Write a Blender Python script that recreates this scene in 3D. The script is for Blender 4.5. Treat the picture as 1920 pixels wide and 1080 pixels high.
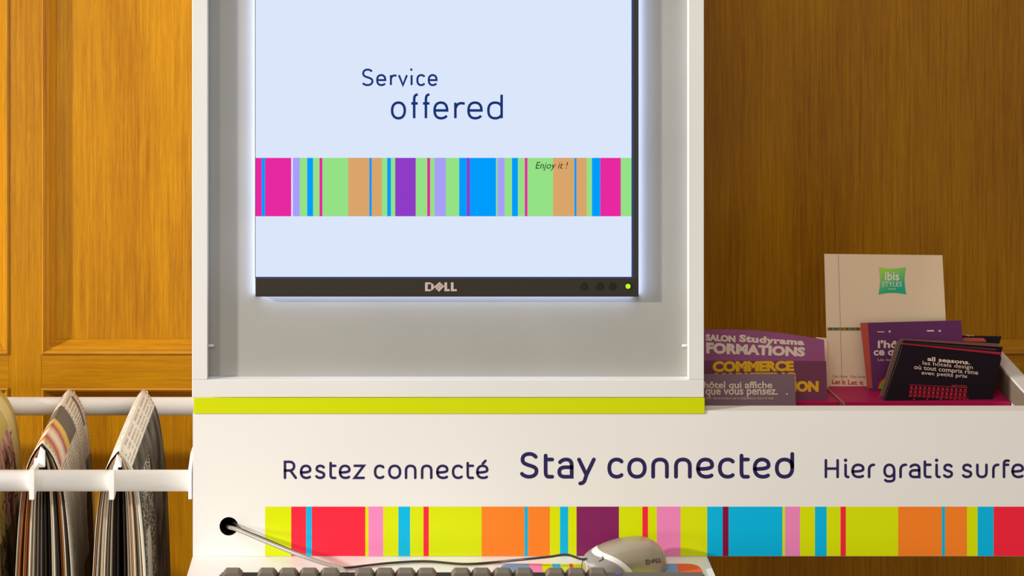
import bpy, bmesh, math, random
from mathutils import Vector, Matrix
random.seed(7)
for o in list(bpy.data.objects): bpy.data.objects.remove(o)
SC = bpy.context.scene
COL = SC.collection

# ---------------------------------------------------------------- camera
F, D, CZ, VX, VY = 4200.0, 2.4, 1.65, 800.0, -500.0     # focal length in px, distance, eye height, vanishing point
cam = bpy.data.cameras.new('camera'); cam_o = bpy.data.objects.new('camera', cam); COL.objects.link(cam_o)
cam_o.location = (0, -D, CZ); cam_o.rotation_euler = (math.radians(90), 0, 0)
cam.sensor_width = 36; cam.lens = F / 1920 * 36
cam.shift_x = (960 - VX) / 1920; cam.shift_y = (VY - 540) / 1920
cam.clip_start = 0.05; SC.camera = cam_o
SC.view_settings.view_transform = 'Standard'; SC.view_settings.look = 'None'
SC.view_settings.gamma = 1; SC.view_settings.exposure = 0; SC.view_settings.use_curve_mapping = False

# ---------------------------------------------------------------- world and lights
w = bpy.data.worlds.new('world'); SC.world = w; w.use_nodes = True
bg = w.node_tree.nodes['Background']; bg.inputs[0].default_value = (1.0, 0.92, 0.81, 1); bg.inputs[1].default_value = 0.42
def light(name, kind, loc, target, energy, color, size=0.1, size_y=None, spread=None):
    l = bpy.data.lights.new(name, kind); l.energy = energy; l.color = color
    if kind == 'AREA':
        l.size = size
        if size_y: l.shape = 'RECTANGLE'; l.size_y = size_y
        if spread: l.spread = spread
    else: l.shadow_soft_size = size
    o = bpy.data.objects.new(name, l); COL.objects.link(o); o.location = loc
    d = Vector(target) - Vector(loc); o.rotation_euler = d.to_track_quat('-Z', 'Y').to_euler()
    return o
light('lamp_key', 'AREA', (-5.0, -1.85, 2.75), (0.1, 0, 0.95), 335, (1.0, 0.97, 0.92), 0.2)
light('fill_overhead', 'AREA', (-0.6, -2.6, 3.4), (0, 0, 0.8), 25, (1.0, 0.97, 0.93), 1.4)  # added fill from above, keeps the desk top bright
light('fill_left', 'AREA', (-1.5, -1.25, 0.98), (-0.25, 0, 0.75), 7, (1.0, 0.98, 0.94), 0.22)  # added low fill, brightens the rods and the panel's lower left

# ---------------------------------------------------------------- helpers
def W(px, py, Y):
    s = (D + Y) / F
    return Vector(((px - VX) * s, Y, CZ - (py - VY) * s))
def X_(px, Y=0): return (px - VX) * (D + Y) / F
def Z_(py, Y=0): return CZ - (py - VY) * (D + Y) / F
def s2l(c):
    return tuple((v/255/12.92 if v/255 <= .04045 else ((v/255+.055)/1.055)**2.4) for v in c)
def mesh_obj(name, verts, faces, mats, parent=None, mi=None, smooth=False):
    me = bpy.data.meshes.new(name); me.from_pydata([tuple(v) for v in verts], [], faces)
    for m in (mats if isinstance(mats, (list, tuple)) else [mats]): me.materials.append(m)
    if mi: me.polygons.foreach_set('material_index', mi)
    if smooth: me.polygons.foreach_set('use_smooth', [True]*len(me.polygons))
    me.update()
    o = bpy.data.objects.new(name, me); COL.objects.link(o)
    if parent: o.parent = parent
    return o
def bm_obj(name, bm, mats, parent=None, smooth=False):
    me = bpy.data.meshes.new(name); bmesh.ops.recalc_face_normals(bm, faces=bm.faces); bm.to_mesh(me); bm.free()
    for m in (mats if isinstance(mats, (list, tuple)) else [mats]): me.materials.append(m)
    if smooth: me.polygons.foreach_set('use_smooth', [True]*len(me.polygons))
    o = bpy.data.objects.new(name, me); COL.objects.link(o)
    if parent: o.parent = parent
    return o
def box_bm(bm, x0, x1, y0, y1, z0, z1, bevel=0.0, seg=2):
    b = bmesh.new(); bmesh.ops.create_cube(b, size=1)
    for v in b.verts:
        v.co = Vector(((x0+x1)/2 + v.co.x*(x1-x0), (y0+y1)/2 + v.co.y*(y1-y0), (z0+z1)/2 + v.co.z*(z1-z0)))
    if bevel: bmesh.ops.bevel(b, geom=b.edges[:], offset=bevel, segments=seg, affect='EDGES', profile=.5)
    me = bpy.data.meshes.new('tmp'); b.to_mesh(me); b.free(); bm.from_mesh(me); bpy.data.meshes.remove(me)
    return bm
def box(name, x0, x1, y0, y1, z0, z1, m, parent=None, bevel=0.0):
    bm = bmesh.new(); box_bm(bm, x0, x1, y0, y1, z0, z1, bevel); return bm_obj(name, bm, m, parent)
def empty(name, loc=(0, 0, 0)):
    o = bpy.data.objects.new(name, None); COL.objects.link(o); o.location = (0, 0, 0); o.empty_display_size = .02
    return o
def tag(o, label=None, cat=None, group=None, kind=None):
    if label: o['label'] = label
    if cat: o['category'] = cat
    if group: o['group'] = group
    if kind: o['kind'] = kind
    return o
def tube(name, pts, r, m, parent=None, seg=10, sub=8):
    """smooth tube through points (Catmull-Rom)"""
    P = [Vector(p) for p in pts]; Q = []
    if len(P) > 2:
        E = [P[0]*2 - P[1]] + P + [P[-1]*2 - P[-2]]
        for i in range(1, len(E)-2):
            a, b, c, d = E[i-1:i+3]
            for k in range(sub):
                t = k/sub
                Q.append(.5*((2*b)+(c-a)*t+(2*a-5*b+4*c-d)*t*t+(3*b-a-3*c+d)*t**3))
        Q.append(P[-1])
    else: Q = P
    V, Fc = [], []
    for i, p in enumerate(Q):
        t = (Q[min(i+1, len(Q)-1)] - Q[max(i-1, 0)]).normalized()
        u = t.cross(Vector((0, 0, 1)));
        if u.length < 1e-3: u = t.cross(Vector((0, 1, 0)))
        u.normalize(); v = u.cross(t)
        for k in range(seg):
            a = 2*math.pi*k/seg; V.append(p + u*(r*math.cos(a)) + v*(r*math.sin(a)))
    for i in range(len(Q)-1):
        for k in range(seg):
            Fc.append((i*seg+k, i*seg+(k+1) % seg, (i+1)*seg+(k+1) % seg, (i+1)*seg+k))
    Fc.append(tuple(range(seg))[::-1]); Fc.append(tuple(range((len(Q)-1)*seg, len(Q)*seg)))
    return mesh_obj(name, V, Fc, m, parent, smooth=True)

# ---------------------------------------------------------------- materials
def mat(name, col, rough=.5, spec=.5, metal=0.0, bump=0.0, bscale=300, emit=None, estr=1.0, vary=0.0, vscale=6, coat=0):
    m = bpy.data.materials.new(name); m.use_nodes = True; nt = m.node_tree; b = nt.nodes['Principled BSDF']
    c = s2l(col) + (1,)
    b.inputs['Base Color'].default_value = c; b.inputs['Roughness'].default_value = rough
    b.inputs['Specular IOR Level'].default_value = spec; b.inputs['Metallic'].default_value = metal
    b.inputs['Coat Weight'].default_value = coat
    tc = nt.nodes.new('ShaderNodeTexCoord')
    if vary:
        n = nt.nodes.new('ShaderNodeTexNoise'); n.inputs['Scale'].default_value = vscale; n.inputs['Detail'].default_value = 4
        nt.links.new(tc.outputs['Object'], n.inputs['Vector'])
        r = nt.nodes.new('ShaderNodeMapRange'); r.inputs['From Min'].default_value = .3; r.inputs['From Max'].default_value = .7
        r.inputs['To Min'].default_value = 1-vary; r.inputs['To Max'].default_value = 1
        nt.links.new(n.outputs['Fac'], r.inputs['Value'])
        h = nt.nodes.new('ShaderNodeVectorMath'); h.operation = 'SCALE'; h.inputs[0].default_value = c[:3]
        nt.links.new(r.outputs[0], h.inputs['Scale']); nt.links.new(h.outputs[0], b.inputs['Base Color'])
    if bump:
        n = nt.nodes.new('ShaderNodeTexNoise'); n.inputs['Scale'].default_value = bscale; n.inputs['Detail'].default_value = 3
        nt.links.new(tc.outputs['Object'], n.inputs['Vector'])
        k = nt.nodes.new('ShaderNodeBump'); k.inputs['Strength'].default_value = bump; k.inputs['Distance'].default_value = .001
        nt.links.new(n.outputs['Fac'], k.inputs['Height']); nt.links.new(k.outputs[0], b.inputs['Normal'])
    if emit:
        b.inputs['Base Color'].default_value = (0, 0, 0, 1); b.inputs['Specular IOR Level'].default_value = 0
        b.inputs['Emission Color'].default_value = s2l(emit) + (1,); b.inputs['Emission Strength'].default_value = estr
    return m
def wood(name, vertical=True, dark=(150, 92, 8), light_=(202, 141, 12)):
    m = bpy.data.materials.new(name); m.use_nodes = True; nt = m.node_tree; b = nt.nodes['Principled BSDF']; L = nt.links
    tc = nt.nodes.new('ShaderNodeTexCoord')
    def noise(scale, det, rough=.6):
        mp = nt.nodes.new('ShaderNodeMapping'); mp.inputs['Scale'].default_value = scale
        n = nt.nodes.new('ShaderNodeTexNoise'); n.inputs['Scale'].default_value = 1; n.inputs['Detail'].default_value = det
        n.inputs['Roughness'].default_value = rough
        L.new(tc.outputs['Object'], mp.inputs[0]); L.new(mp.outputs[0], n.inputs['Vector']); return n.outputs['Fac']
    a = noise((300, 300, 7) if vertical else (7, 300, 300), 5, .7)
    c = noise((14, 14, 1.8) if vertical else (1.8, 14, 14), 4)
    e = noise((900, 900, 45) if vertical else (45, 900, 900), 2)
    def math_(op, x, y):
        n = nt.nodes.new('ShaderNodeMath'); n.operation = op
        for i, v in enumerate((x, y)):
            if isinstance(v, (int, float)): n.inputs[i].default_value = v
            else: L.new(v, n.inputs[i])
        return n.outputs[0]
    s = math_('ADD', math_('ADD', math_('MULTIPLY', a, .45), math_('MULTIPLY', c, .35)), math_('MULTIPLY', e, .2))
    r = nt.nodes.new('ShaderNodeValToRGB'); L.new(s, r.inputs[0])
    r.color_ramp.elements[0].position = .36; r.color_ramp.elements[0].color = s2l(dark) + (1,)
    r.color_ramp.elements[1].position = .63; r.color_ramp.elements[1].color = s2l(light_) + (1,)
    L.new(r.outputs[0], b.inputs['Base Color'])
    bp = nt.nodes.new('ShaderNodeBump'); bp.inputs['Strength'].default_value = .25; bp.inputs['Distance'].default_value = .0006
    L.new(a, bp.inputs['Height']); L.new(bp.outputs[0], b.inputs['Normal'])
    b.inputs['Roughness'].default_value = .36; b.inputs['Specular IOR Level'].default_value = .3
    return m
M = dict(
    wood_v=wood('wood_vertical'), wood_h=wood('wood_horizontal', False), wood_dull=wood('wood_moulding', True, (150, 96, 40), (196, 140, 74)),
    white=mat('white_laminate', (236, 234, 230), .45, .3, vary=.04, bump=.03),
    white_panel=mat('white_front', (243, 240, 235), .4, .3, vary=.03, vscale=5),
    grey=mat('grey_back_panel', (172, 170, 163), .6, .2, vary=.06, vscale=12, bump=.1, bscale=600),
    lime_strip=mat('lime_trim', (214, 224, 0), .35, .3),
    plastic_white=mat('white_plastic', (248, 247, 243), .3, .5),
    rod=mat('white_rod', (252, 250, 246), .3, .45),
    black=mat('bezel_black', (52, 46, 40), .35, .5), black2=mat('bezel_side', (58, 54, 56), .4, .4),
    buttonb=mat('button_black', (34, 31, 28), .3, .5), silver=mat('silver_print', (205, 185, 175), .4, .4),
    navy=mat('navy_print', (46, 38, 88), .5, .2),
    hole=mat('hole_black', (34, 22, 12), .7, .1),
    cable=mat('grey_cable', (150, 142, 132), .3, .6), cable_dark=mat('dark_cable', (52, 44, 40), .35, .5),
    key=mat('key_grey', (112, 102, 90), .45, .4), kbody=mat('keyboard_body', (98, 90, 80), .4, .4),
    kwell=mat('keyboard_well', (60, 54, 48), .6, .2),
    mouse=mat('mouse_silver', (182, 170, 146), .32, .5, metal=.45), mouse_rim=mat('mouse_rim', (244, 240, 236), .25, .6),
    mouse_btn=mat('mouse_button', (150, 144, 138), .4, .4), floor=mat('floor_carpet', (104, 84, 66), .9, .1, bump=.4, vary=.2),
    magenta=mat('magenta_insert', (190, 24, 92), .5, .3), cream=mat('cream_print', (236, 222, 204), .6, .1),
    led=mat('green_led', (0, 0, 0), emit=(190, 250, 40), estr=1.0), bled=mat('blue_led', (0, 0, 0), emit=(80, 80, 255), estr=1.6),
)
# printed colours
PC = {k: mat('print_' + n, c, .38, .25) for k, n, c in (
    ('l', 'lime', (221, 234, 0)), ('r', 'red', (250, 40, 66)), ('b', 'blue', (0, 188, 236)), ('p', 'pink', (246, 140, 196)),
    ('o', 'orange', (255, 136, 40)), ('v', 'purple', (134, 34, 96)), ('m', 'plum', (140, 14, 62)))}
SCOL = {'m': (232, 40, 160), 'b': (0, 156, 252), 'v': (168, 158, 250), 'g': (149, 225, 134), 't': (218, 165, 106), 'p': (142, 60, 200), 'w': (219, 230, 251)}
SM = {k: mat('screen_' + k, (0, 0, 0), emit=c, estr=1.0) for k, c in SCOL.items()}
SM['n'] = mat('screen_navy', (0, 0, 0), emit=(24, 52, 116)); SM['k'] = mat('screen_dark', (0, 0, 0), emit=(24, 46, 30))
SM['e'] = mat('screen_edge_blue', (0, 0, 0), emit=(20, 70, 150))

# ---------------------------------------------------------------- lettering
def plane(p, a, b):
    n = (Vector(a)-Vector(p)).cross(Vector(b)-Vector(p)).normalized()
    if n.y > 0: n = -n
    return (Vector(p), n)
C0 = Vector((0, -D, CZ))
def on(px, py, pl, off=.0004):
    """the point of a real surface that shows at a measured photo position, lifted off it by a hair"""
    d = Vector(((px - VX)/F, 1, -(py - VY)/F)); p, n = pl
    t = ((p + n*off) - C0).dot(n) / d.dot(n)
    return C0 + d*t
FRONT = (Vector((0, 0, 0)), Vector((0, -1, 0)))
def bez(a, b, c, d, n=10):
    return [((1-t)**3*a[0]+3*(1-t)**2*t*b[0]+3*(1-t)*t*t*c[0]+t**3*d[0], (1-t)**3*a[1]+3*(1-t)**2*t*b[1]+3*(1-t)*t*t*c[1]+t**3*d[1]) for t in [k/n for k in range(1, n+1)]]
def parse(s):
    t = s.replace('M', ' M ').replace('L', ' L ').replace('C', ' C ').split(); i = 0; out = []; cur = None
    while i < len(t):
        k = t[i]
        if k == 'M': cur = [(float(t[i+1]), float(t[i+2]))]; out.append(cur); i += 3
        elif k == 'L': cur.append((float(t[i+1]), float(t[i+2]))); i += 3
        else:
            v = list(map(float, t[i+1:i+7])); cur += bez(cur[-1], v[0:2], v[2:4], v[4:6]); i += 7
    return out
O_ = 'M.5 1 C.82 1 1 .8 1 .5 C1 .2 .82 0 .5 0 C.18 0 0 .2 0 .5 C0 .8 .18 1 .5 1'
S_ = 'M.95 .87 C.85 .95 .7 1 .52 1 C.2 1 .04 .9 .04 .75 C.04 .6 .25 .55 .5 .5 C.8 .44 1 .4 1 .25 C1 .08 .75 0 .48 0 C.3 0 .1 .05 0 .13'
G1 = {'R': 'M0 0 L0 1 L.45 1 C.98 1 .98 .46 .45 .46 L0 .46 M.5 .46 L1 0', 'S': S_, 'H': 'M0 0 L0 1 M1 0 L1 1 M0 .5 L1 .5',
      'e': 'M.04 .45 C.5 .45 1 .47 1 .66 C1 .9 .78 1 .52 1 C.2 1 0 .8 0 .5 C0 .15 .25 0 .58 0 C.75 0 .88 .03 .96 .08',
      's': S_, 't': 'M.05 1.7 L.05 .3 C.05 .08 .22 0 .5 0 L1 0 M.05 1 L1 1', 'z': 'M0 1 L1 1 L0 0 L1 0',
      'c': 'M1 .88 C.9 .97 .75 1 .6 1 C.2 1 0 .8 0 .5 C0 .2 .2 0 .6 0 C.75 0 .9 .03 1 .1', 'o': O_,
      'n': 'M0 0 L0 .6 C0 .88 .2 1 .5 1 C.8 1 1 .88 1 .6 L1 0', 'a': 'M.06 .84 C.2 .96 .38 1 .55 1 C.85 1 1 .88 1 .65 L1 0 L.45 0 C.15 0 0 .1 0 .28 C0 .47 .2 .55 .5 .55 L1 .55',
      'y': 'M0 1 L.5 .1 M1 1 L.5 .1 L.38 -.55 C.32 -.85 .22 -1 .08 -1', 'd': 'M1 2 L1 .5 C1 .2 .82 0 .5 0 C.18 0 0 .2 0 .5 C0 .8 .18 1 .5 1 C.8 1 .98 .85 1 .6',
      'i': 'M.15 1 L.15 .25 C.15 .06 .4 0 1 0', 'r': 'M0 0 L0 .55 C0 .85 .3 1 1 1',
      'g': 'M1 .5 C1 .8 .82 1 .5 1 C.18 1 0 .8 0 .5 C0 .22 .18 .04 .5 .04 C.8 .04 1 .22 1 .42 M1 .5 L1 -.3 C1 -.8 .8 -1 .5 -1 C.3 -1 .15 -.95 .08 -.7',
      'u': 'M0 1 L0 .4 C0 .12 .2 0 .5 0 C.8 0 1 .12 1 .4 L1 1', 'f': 'M.1 0 L.1 1.2 C.1 1.8 .4 2 1 1.9 M.1 1 L.9 1'}
G1['é'] = G1['e'] + ' M.55 1.55 L.82 2.25'
G2 = {'S': S_, 'e': 'M.03 .5 L1 .5 C1 .85 .8 1 .5 1 C.2 1 0 .85 0 .5 C0 .15 .2 0 .52 0 C.75 0 .9 .08 .97 .17', 'r': 'M0 0 L0 1 M0 .6 C.1 .85 .35 1.05 1 .93',
      'v': 'M0 1 L.5 0 L1 1', 'i': 'M.5 0 L.5 1', 'c': 'M1 .82 C.9 .95 .75 1 .55 1 C.2 1 0 .85 0 .5 C0 .15 .2 0 .55 0 C.75 0 .9 .05 1 .18', 'o': O_,
      'f': 'M.45 0 L.45 1.3 C.45 1.85 .6 2 1 2 M0 .95 L1 .95', 'd': 'M1 0 L1 2 M1 .75 C.9 .93 .75 1 .52 1 C.18 1 0 .85 0 .5 C0 .15 .18 0 .52 0 C.75 0 .9 .07 1 .25'}
def ribbon(pts, hw, V, Fc, z, cap=True):
    P = [Vector(p) for p in pts]; Q = [P[0]]
    for p in P[1:]:
        if (p-Q[-1]).length > .05: Q.append(p)
    P = Q; n = len(P); base = len(V)
    closed = (P[0]-P[-1]).length < .1
    if closed: P = P[:-1]; n -= 1
    for i in range(n):
        if closed: a, c = P[i-1], P[(i+1) % n]
        else: a, c = P[max(i-1, 0)], P[min(i+1, n-1)]
        d1 = (P[i]-a).normalized() if (P[i]-a).length else (c-P[i]).normalized()
        d2 = (c-P[i]).normalized() if (c-P[i]).length else d1
        t = (d1+d2)
        t = t.normalized() if t.length > .1 else d1
        nn = Vector((-t.y, t.x)); k = 1/max(.45, abs(nn.dot(Vector((-d1.y, d1.x)))))
        for sg in (1, -1): v = P[i] + nn*hw*k*sg; V.append((v.x, v.y, z))
    for i in range(n if closed else n-1):
        j = (i+1) % n; Fc.append((base+2*i, base+2*i+1, base+2*j+1, base+2*j))
    if cap and not closed:
        for i, d in ((0, P[0]-P[1]), (n-1, P[-1]-P[-2])):
            a0 = math.atan2(d.y, d.x); b = len(V)
            for k in range(7):
                a = a0 - math.pi/2 + math.pi*k/6; V.append((P[i].x+hw*math.cos(a), P[i].y+hw*math.sin(a), z))
            Fc.append(tuple(range(b, b+7)))
def stroke_text(name, glyphs, G, base, xt, cap, desc, sw, pl, m, parent, cap_round=True, dotr=None):
    """glyphs: (char, x0, x1) measured outer extents; vertices first in photo units, then laid on the plane"""
    V, Fc = [], []; hw = sw/2; z = 0
    for ch, x0, x1 in glyphs:
        for st in parse(G[ch]):
            z += 1; pts = []
            for (u, v) in st:
                X = x0+hw + u*(x1-x0-sw)
                if x1-x0 < sw*1.4: X = (x0+x1)/2
                if ch.isupper(): Y = base-hw - v*(base-cap-sw)
                elif v > 1: Y = xt+hw - (v-1)*(xt-cap)
                elif v < 0: Y = base-hw - v*(desc-base)
                else: Y = base-hw - v*(base-xt-sw)
                pts.append((X, Y))
            ribbon(pts, hw, V, Fc, z % 7, cap_round)
        if ch == 'i':
            cx = (x0+x1)/2 if x1-x0 < sw*1.4 else x0+hw+.15*(x1-x0-sw); cy = cap+hw; b = len(V); r = dotr or hw*1.15
            nseg = 16 if cap_round else 4
            for k in range(nseg):
                a = 2*math.pi*(k+.5)/nseg; V.append((cx+r*math.cos(a)*(1 if cap_round else 1.3), cy+r*math.sin(a)*(1 if cap_round else 1.3), 3))
            Fc.append(tuple(range(b, b+nseg)))
    return mesh_obj(name, [on(v[0], v[1], pl, .00006+.000006*v[2]) for v in V], Fc, m, parent)
def ftext(name, s, quad, pl, m, parent, bold=0.0, off=.0006, shear=0, space=1.0, depth_sub=True):
    """built-in font laid inside a measured quad TL, TR, BR, BL on a plane"""
    cu = bpy.data.curves.new('t', 'FONT'); cu.body = s; cu.size = 1; cu.offset = bold; cu.shear = shear; cu.space_character = space
    cu.resolution_u = 3
    o = bpy.data.objects.new('t', cu); COL.objects.link(o)
    dg = bpy.context.evaluated_depsgraph_get(); me = o.evaluated_get(dg).to_mesh()
    vs = [v.co.copy() for v in me.vertices]; fs = [tuple(p.vertices) for p in me.polygons]
    o.evaluated_get(dg).to_mesh_clear(); bpy.data.objects.remove(o); bpy.data.curves.remove(cu)
    x0 = min(v.x for v in vs); x1 = max(v.x for v in vs); y0 = min(v.y for v in vs); y1 = max(v.y for v in vs)
    TL, TR, BR, BL = [Vector(q) for q in quad]; out = []
    for v in vs:
        a = (v.x-x0)/(x1-x0); b = (v.y-y0)/(y1-y0)
        p = (BL*(1-a)+BR*a)*(1-b) + (TL*(1-a)+TR*a)*b
        out.append(on(p.x, p.y, pl, off))
    return mesh_obj(name, out, fs, m, parent)
def rect_q(x0, y0, x1, y1): return [(x0, y0), (x1, y0), (x1, y1), (x0, y1)]

# ================================================================ setting
YW = .50                       # face of the panelling
fl = box('floor', -3, 3, -4, YW+.1, -.05, 0, M['floor']); tag(fl, kind='structure')
wall = box('wall_back', -2.2, 2.4, YW+.016, YW+.12, 0, 3.2, M['wood_v']); tag(wall, 'wooden panelled wall of framed honey-coloured panels', kind='structure')
xs = [X_(-560, YW), X_(17, YW), X_(78, YW), X_(690, YW), X_(750, YW), X_(2120, YW), X_(2180, YW), 2.4]
zr0, zr1 = Z_(727, YW), Z_(665, YW)
def stile(a, b): box('stile', a, b, YW, YW+.016, 0, 3.2, M['wood_v'], wall, .0006)
stile(-2.2, xs[0]); stile(xs[1], xs[2]); stile(xs[3], xs[4]); stile(xs[5], xs[6])
def bay(a, b, z0, z1):
    """raised frame round one sunk panel: mitred mouldings"""
    prof = [(0, -.0012), (.0022, -.0026), (.0045, -.0012), (.0062, .0022), (.0088, .0042), (.0115, .0088), (.0140, .0122), (.0160, .0150)]
    mw = .0160
    for side in range(4):
        V, Fc = [], []
        for (t, dy) in prof:
            if side == 0: pts = [(a+t, z0+t), (a+t, z1-t)]
            elif side == 1: pts = [(b-t, z0+t), (b-t, z1-t)]
            elif side == 2: pts = [(a+t, z0+t), (b-t, z0+t)]
            else: pts = [(a+t, z1-t), (b-t, z1-t)]
            for (x, z) in pts: V.append((x, YW+dy, z))
        n = len(prof)
        for (x, z) in (([(a, z0), (a, z1)], [(b, z0), (b, z1)], [(a, z0), (b, z0)], [(a, z1), (b, z1)])[side]): V.append((x, YW+.016, z))
        for i in range(n-1): Fc.append((2*i, 2*i+1, 2*i+3, 2*i+2))
        Fc.append((0, 2*n, 2*n+1, 1))
        bm = bmesh.new(); me = bpy.data.meshes.new('t'); me.from_pydata(V, [], Fc); bm.from_mesh(me); bpy.data.meshes.remove(me)
        bm_obj('moulding', bm, M['wood_v'] if side < 2 else M['wood_h'], wall)
for a, b in ((xs[0], xs[1]), (xs[2], xs[3]), (xs[4], xs[5])):
    box('rail', a, b, YW+.0002, YW+.016, zr0, zr1, M['wood_h'], wall, .0006)
    bay(a, b, zr1, 2.9); bay(a, b, .12, zr0)
    box('rail', a, b, YW+.0002, YW+.016, 0, .12, M['wood_h'], wall, .0006)
    box('rail', a, b, YW+.0002, YW+.016, 2.9, 3.2, M['wood_h'], wall, .0006)

# ================================================================ display cabinet
XL, XR = X_(360), X_(1320); xi0, xi1 = X_(389), X_(1291)
zb0, zb1 = Z_(745), Z_(712); ZT = Z_(-330)
cab = tag(empty('display_cabinet'), 'tall white laminate cabinet framing the lit monitor, lime strip along its base', 'cabinet')
box('side_panel', XL, xi0, 0, YW, zb1+.0002, ZT, M['white'], cab, .0005)
box('side_panel', xi1, XR, 0, YW, zb1+.0002, ZT, M['white'], cab, .0005)
box('bottom_rail', XL, XR, 0, YW, zb0, zb1, M['white'], cab, .0005)
box('top_rail', xi0, xi1, 0, YW, ZT-.03, ZT, M['white'], cab, .0005)
YP = .0125
box('back_panel', xi0+.0002, xi1-.0002, YP, YP+.02, zb1+.0002, ZT-.0302, M['grey'], cab)
tag(box('trim_strip', X_(363.5), X_(1321), -.0012, 0, Z_(775), Z_(745.5), M['lime_strip'], cab, .0003), 'lime green strip')
for x0, x1 in ((xi0, xi0+.006), (xi1-.006, xi1)):
    tube('shelf_pin', [(x0, YP-.004, Z_(652)), (x1, YP-.004, Z_(652))], .0013, M['white'], cab)
box('carcass', XL+.004, XR-.004, .025, YW, 0, zb0-.0005, M['white'], cab)

# ================================================================ kiosk front panel with print
zp0, zp1, zpr = Z_(1043), Z_(775), Z_(770); XPR = X_(2150)
kio = tag(empty('kiosk_front'), 'long white printed front panel with navy slogans and rainbow stripes', 'sign panel')
def hole_panel(name, outline, cx, cz, r, y0, y1, m, parent):
    cu = bpy.data.curves.new('c', 'CURVE'); cu.dimensions = '2D'; cu.fill_mode = 'BOTH'; cu.extrude = (y1-y0)/2
    for pts in (outline, [(cx+r*math.cos(2*math.pi*k/48), cz+r*math.sin(2*math.pi*k/48)) for k in range(48)]):
        sp = cu.splines.new('POLY'); sp.points.add(len(pts)-1)
        for q, p in zip(sp.points, pts): q.co = (p[0], p[1], 0, 1)
        sp.use_cyclic_u = True
    o = bpy.data.objects.new('c', cu); COL.objects.link(o); dg = bpy.context.evaluated_depsgraph_get()
    me = o.evaluated_get(dg).to_mesh(); V = [(v.co.x, (y0+y1)/2 - v.co.z, v.co.y) for v in me.vertices]; Fc = [tuple(p.vertices) for p in me.polygons]
    o.evaluated_get(dg).to_mesh_clear(); bpy.data.objects.remove(o); bpy.data.curves.remove(cu)
    return mesh_obj(name, V, Fc, m, parent)
hx, hz, hr = X_(429), Z_(987), 17.5/1750
hole_panel('front_panel', [(X_(361.5), zp0), (XPR, zp0), (XPR, zpr), (X_(1321.3), zpr), (X_(1321.3), zp1), (X_(361.5), zp1)], hx, hz, hr, 0, .018, M['white_panel'], kio)
# dark sleeve in the cable hole
V, Fc = [], []
for k in range(32):
    a = 2*math.pi*k/32
    for y in (.0006, .024): V.append((hx+(hr-.0002)*math.cos(a), y, hz+(hr-.0002)*math.sin(a)))
for k in range(32): j = (k+1) % 32; Fc.append((2*k, 2*k+1, 2*j+1, 2*j))
Fc.append(tuple(2*k+1 for k in range(32)))
tag(mesh_obj('cable_hole', V, Fc, M['hole'], kio), 'round dark cable hole')
ST = [(497, 546, 'l'), (546, 574, 'r'), (574, 584.5, 'b'), (584.5, 685, 'r'), (685, 691, 'l'), (691, 718.5, 'p'), (718.5, 747, 'l'), (747, 769, 'b'), (769, 794, 'l'), (794, 804, 'r'),
      (804, 903, 'l'), (903, 983.5, 'o'), (983.5, 990, 'b'), (990, 1031, 'o'), (1031, 1050, 'l'), (1050, 1065.5, 'b'), (1065.5, 1081, 'l'), (1081, 1160.5, 'v'), (1160.5, 1204.5, 'l'),
      (1204.5, 1215, 'r'), (1215, 1231.5, 'l'), (1231.5, 1276, 'p'), (1276, 1326, 'l'), (1326, 1355, 'b'), (1355, 1366, 'm'), (1366, 1467, 'b'), (1467, 1472, 'l'), (1472, 1500, 'p'),
      (1500, 1528, 'l'), (1528, 1550, 'b'), (1550, 1576, 'l'), (1576, 1586, 'r'), (1586, 1684, 'l'), (1684, 1766, 'o'), (1766, 1772, 'b'), (1772, 1813, 'o'), (1813, 1833, 'l'),
      (1833, 1863, 'b'), (1863, 1970, 'r'), (1970, 1990, 'l'), (1990, 2040, 'p'), (2040, 2140, 'l')]
def stripes(name, st, y0, y1, pl, mats, parent, off=.0003):
    keys = list(mats); V, Fc, mi = [], [], []
    for a, b, c in st:
        k = len(V); V += [on(a, y1, pl, off), on(b, y1, pl, off), on(b, y0, pl, off), on(a, y0, pl, off)]
        Fc.append((k, k+1, k+2, k+3)); mi.append(keys.index(c))
    return mesh_obj(name, V, Fc, [mats[k] for k in keys], parent, mi)
tag(stripes('stripe_band', ST, 950, 1042.6, FRONT, PC, kio), 'rainbow band of upright stripes')
stroke_text('lettering', [('R', 531.8, 557), ('e', 562, 584), ('s', 590.8, 610), ('t', 617, 631), ('e', 635, 657.5), ('z', 662.5, 684.5), ('c', 700.8, 721), ('o', 727.5, 752.5), ('n', 758.8, 781),
    ('n', 789, 811), ('e', 817.5, 841), ('c', 847, 868), ('t', 874, 889), ('é', 892.5, 916)], G1, 898.5, 871, 863.5, 910, 4.9, FRONT, M['navy'], kio)
stroke_text('lettering', [('S', 975, 1009.5), ('t', 1018.8, 1039), ('a', 1045, 1075.5), ('y', 1082, 1117), ('c', 1138.8, 1169), ('o', 1176, 1212.5), ('n', 1221, 1254), ('n', 1263.8, 1297),
    ('e', 1305, 1338.8), ('c', 1346, 1377.5), ('t', 1386, 1406), ('e', 1411.4, 1444.7), ('d', 1452.8, 1489)], G1, 897.5, 858, 847.5, 910, 7.2, FRONT, M['navy'], kio)
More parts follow.
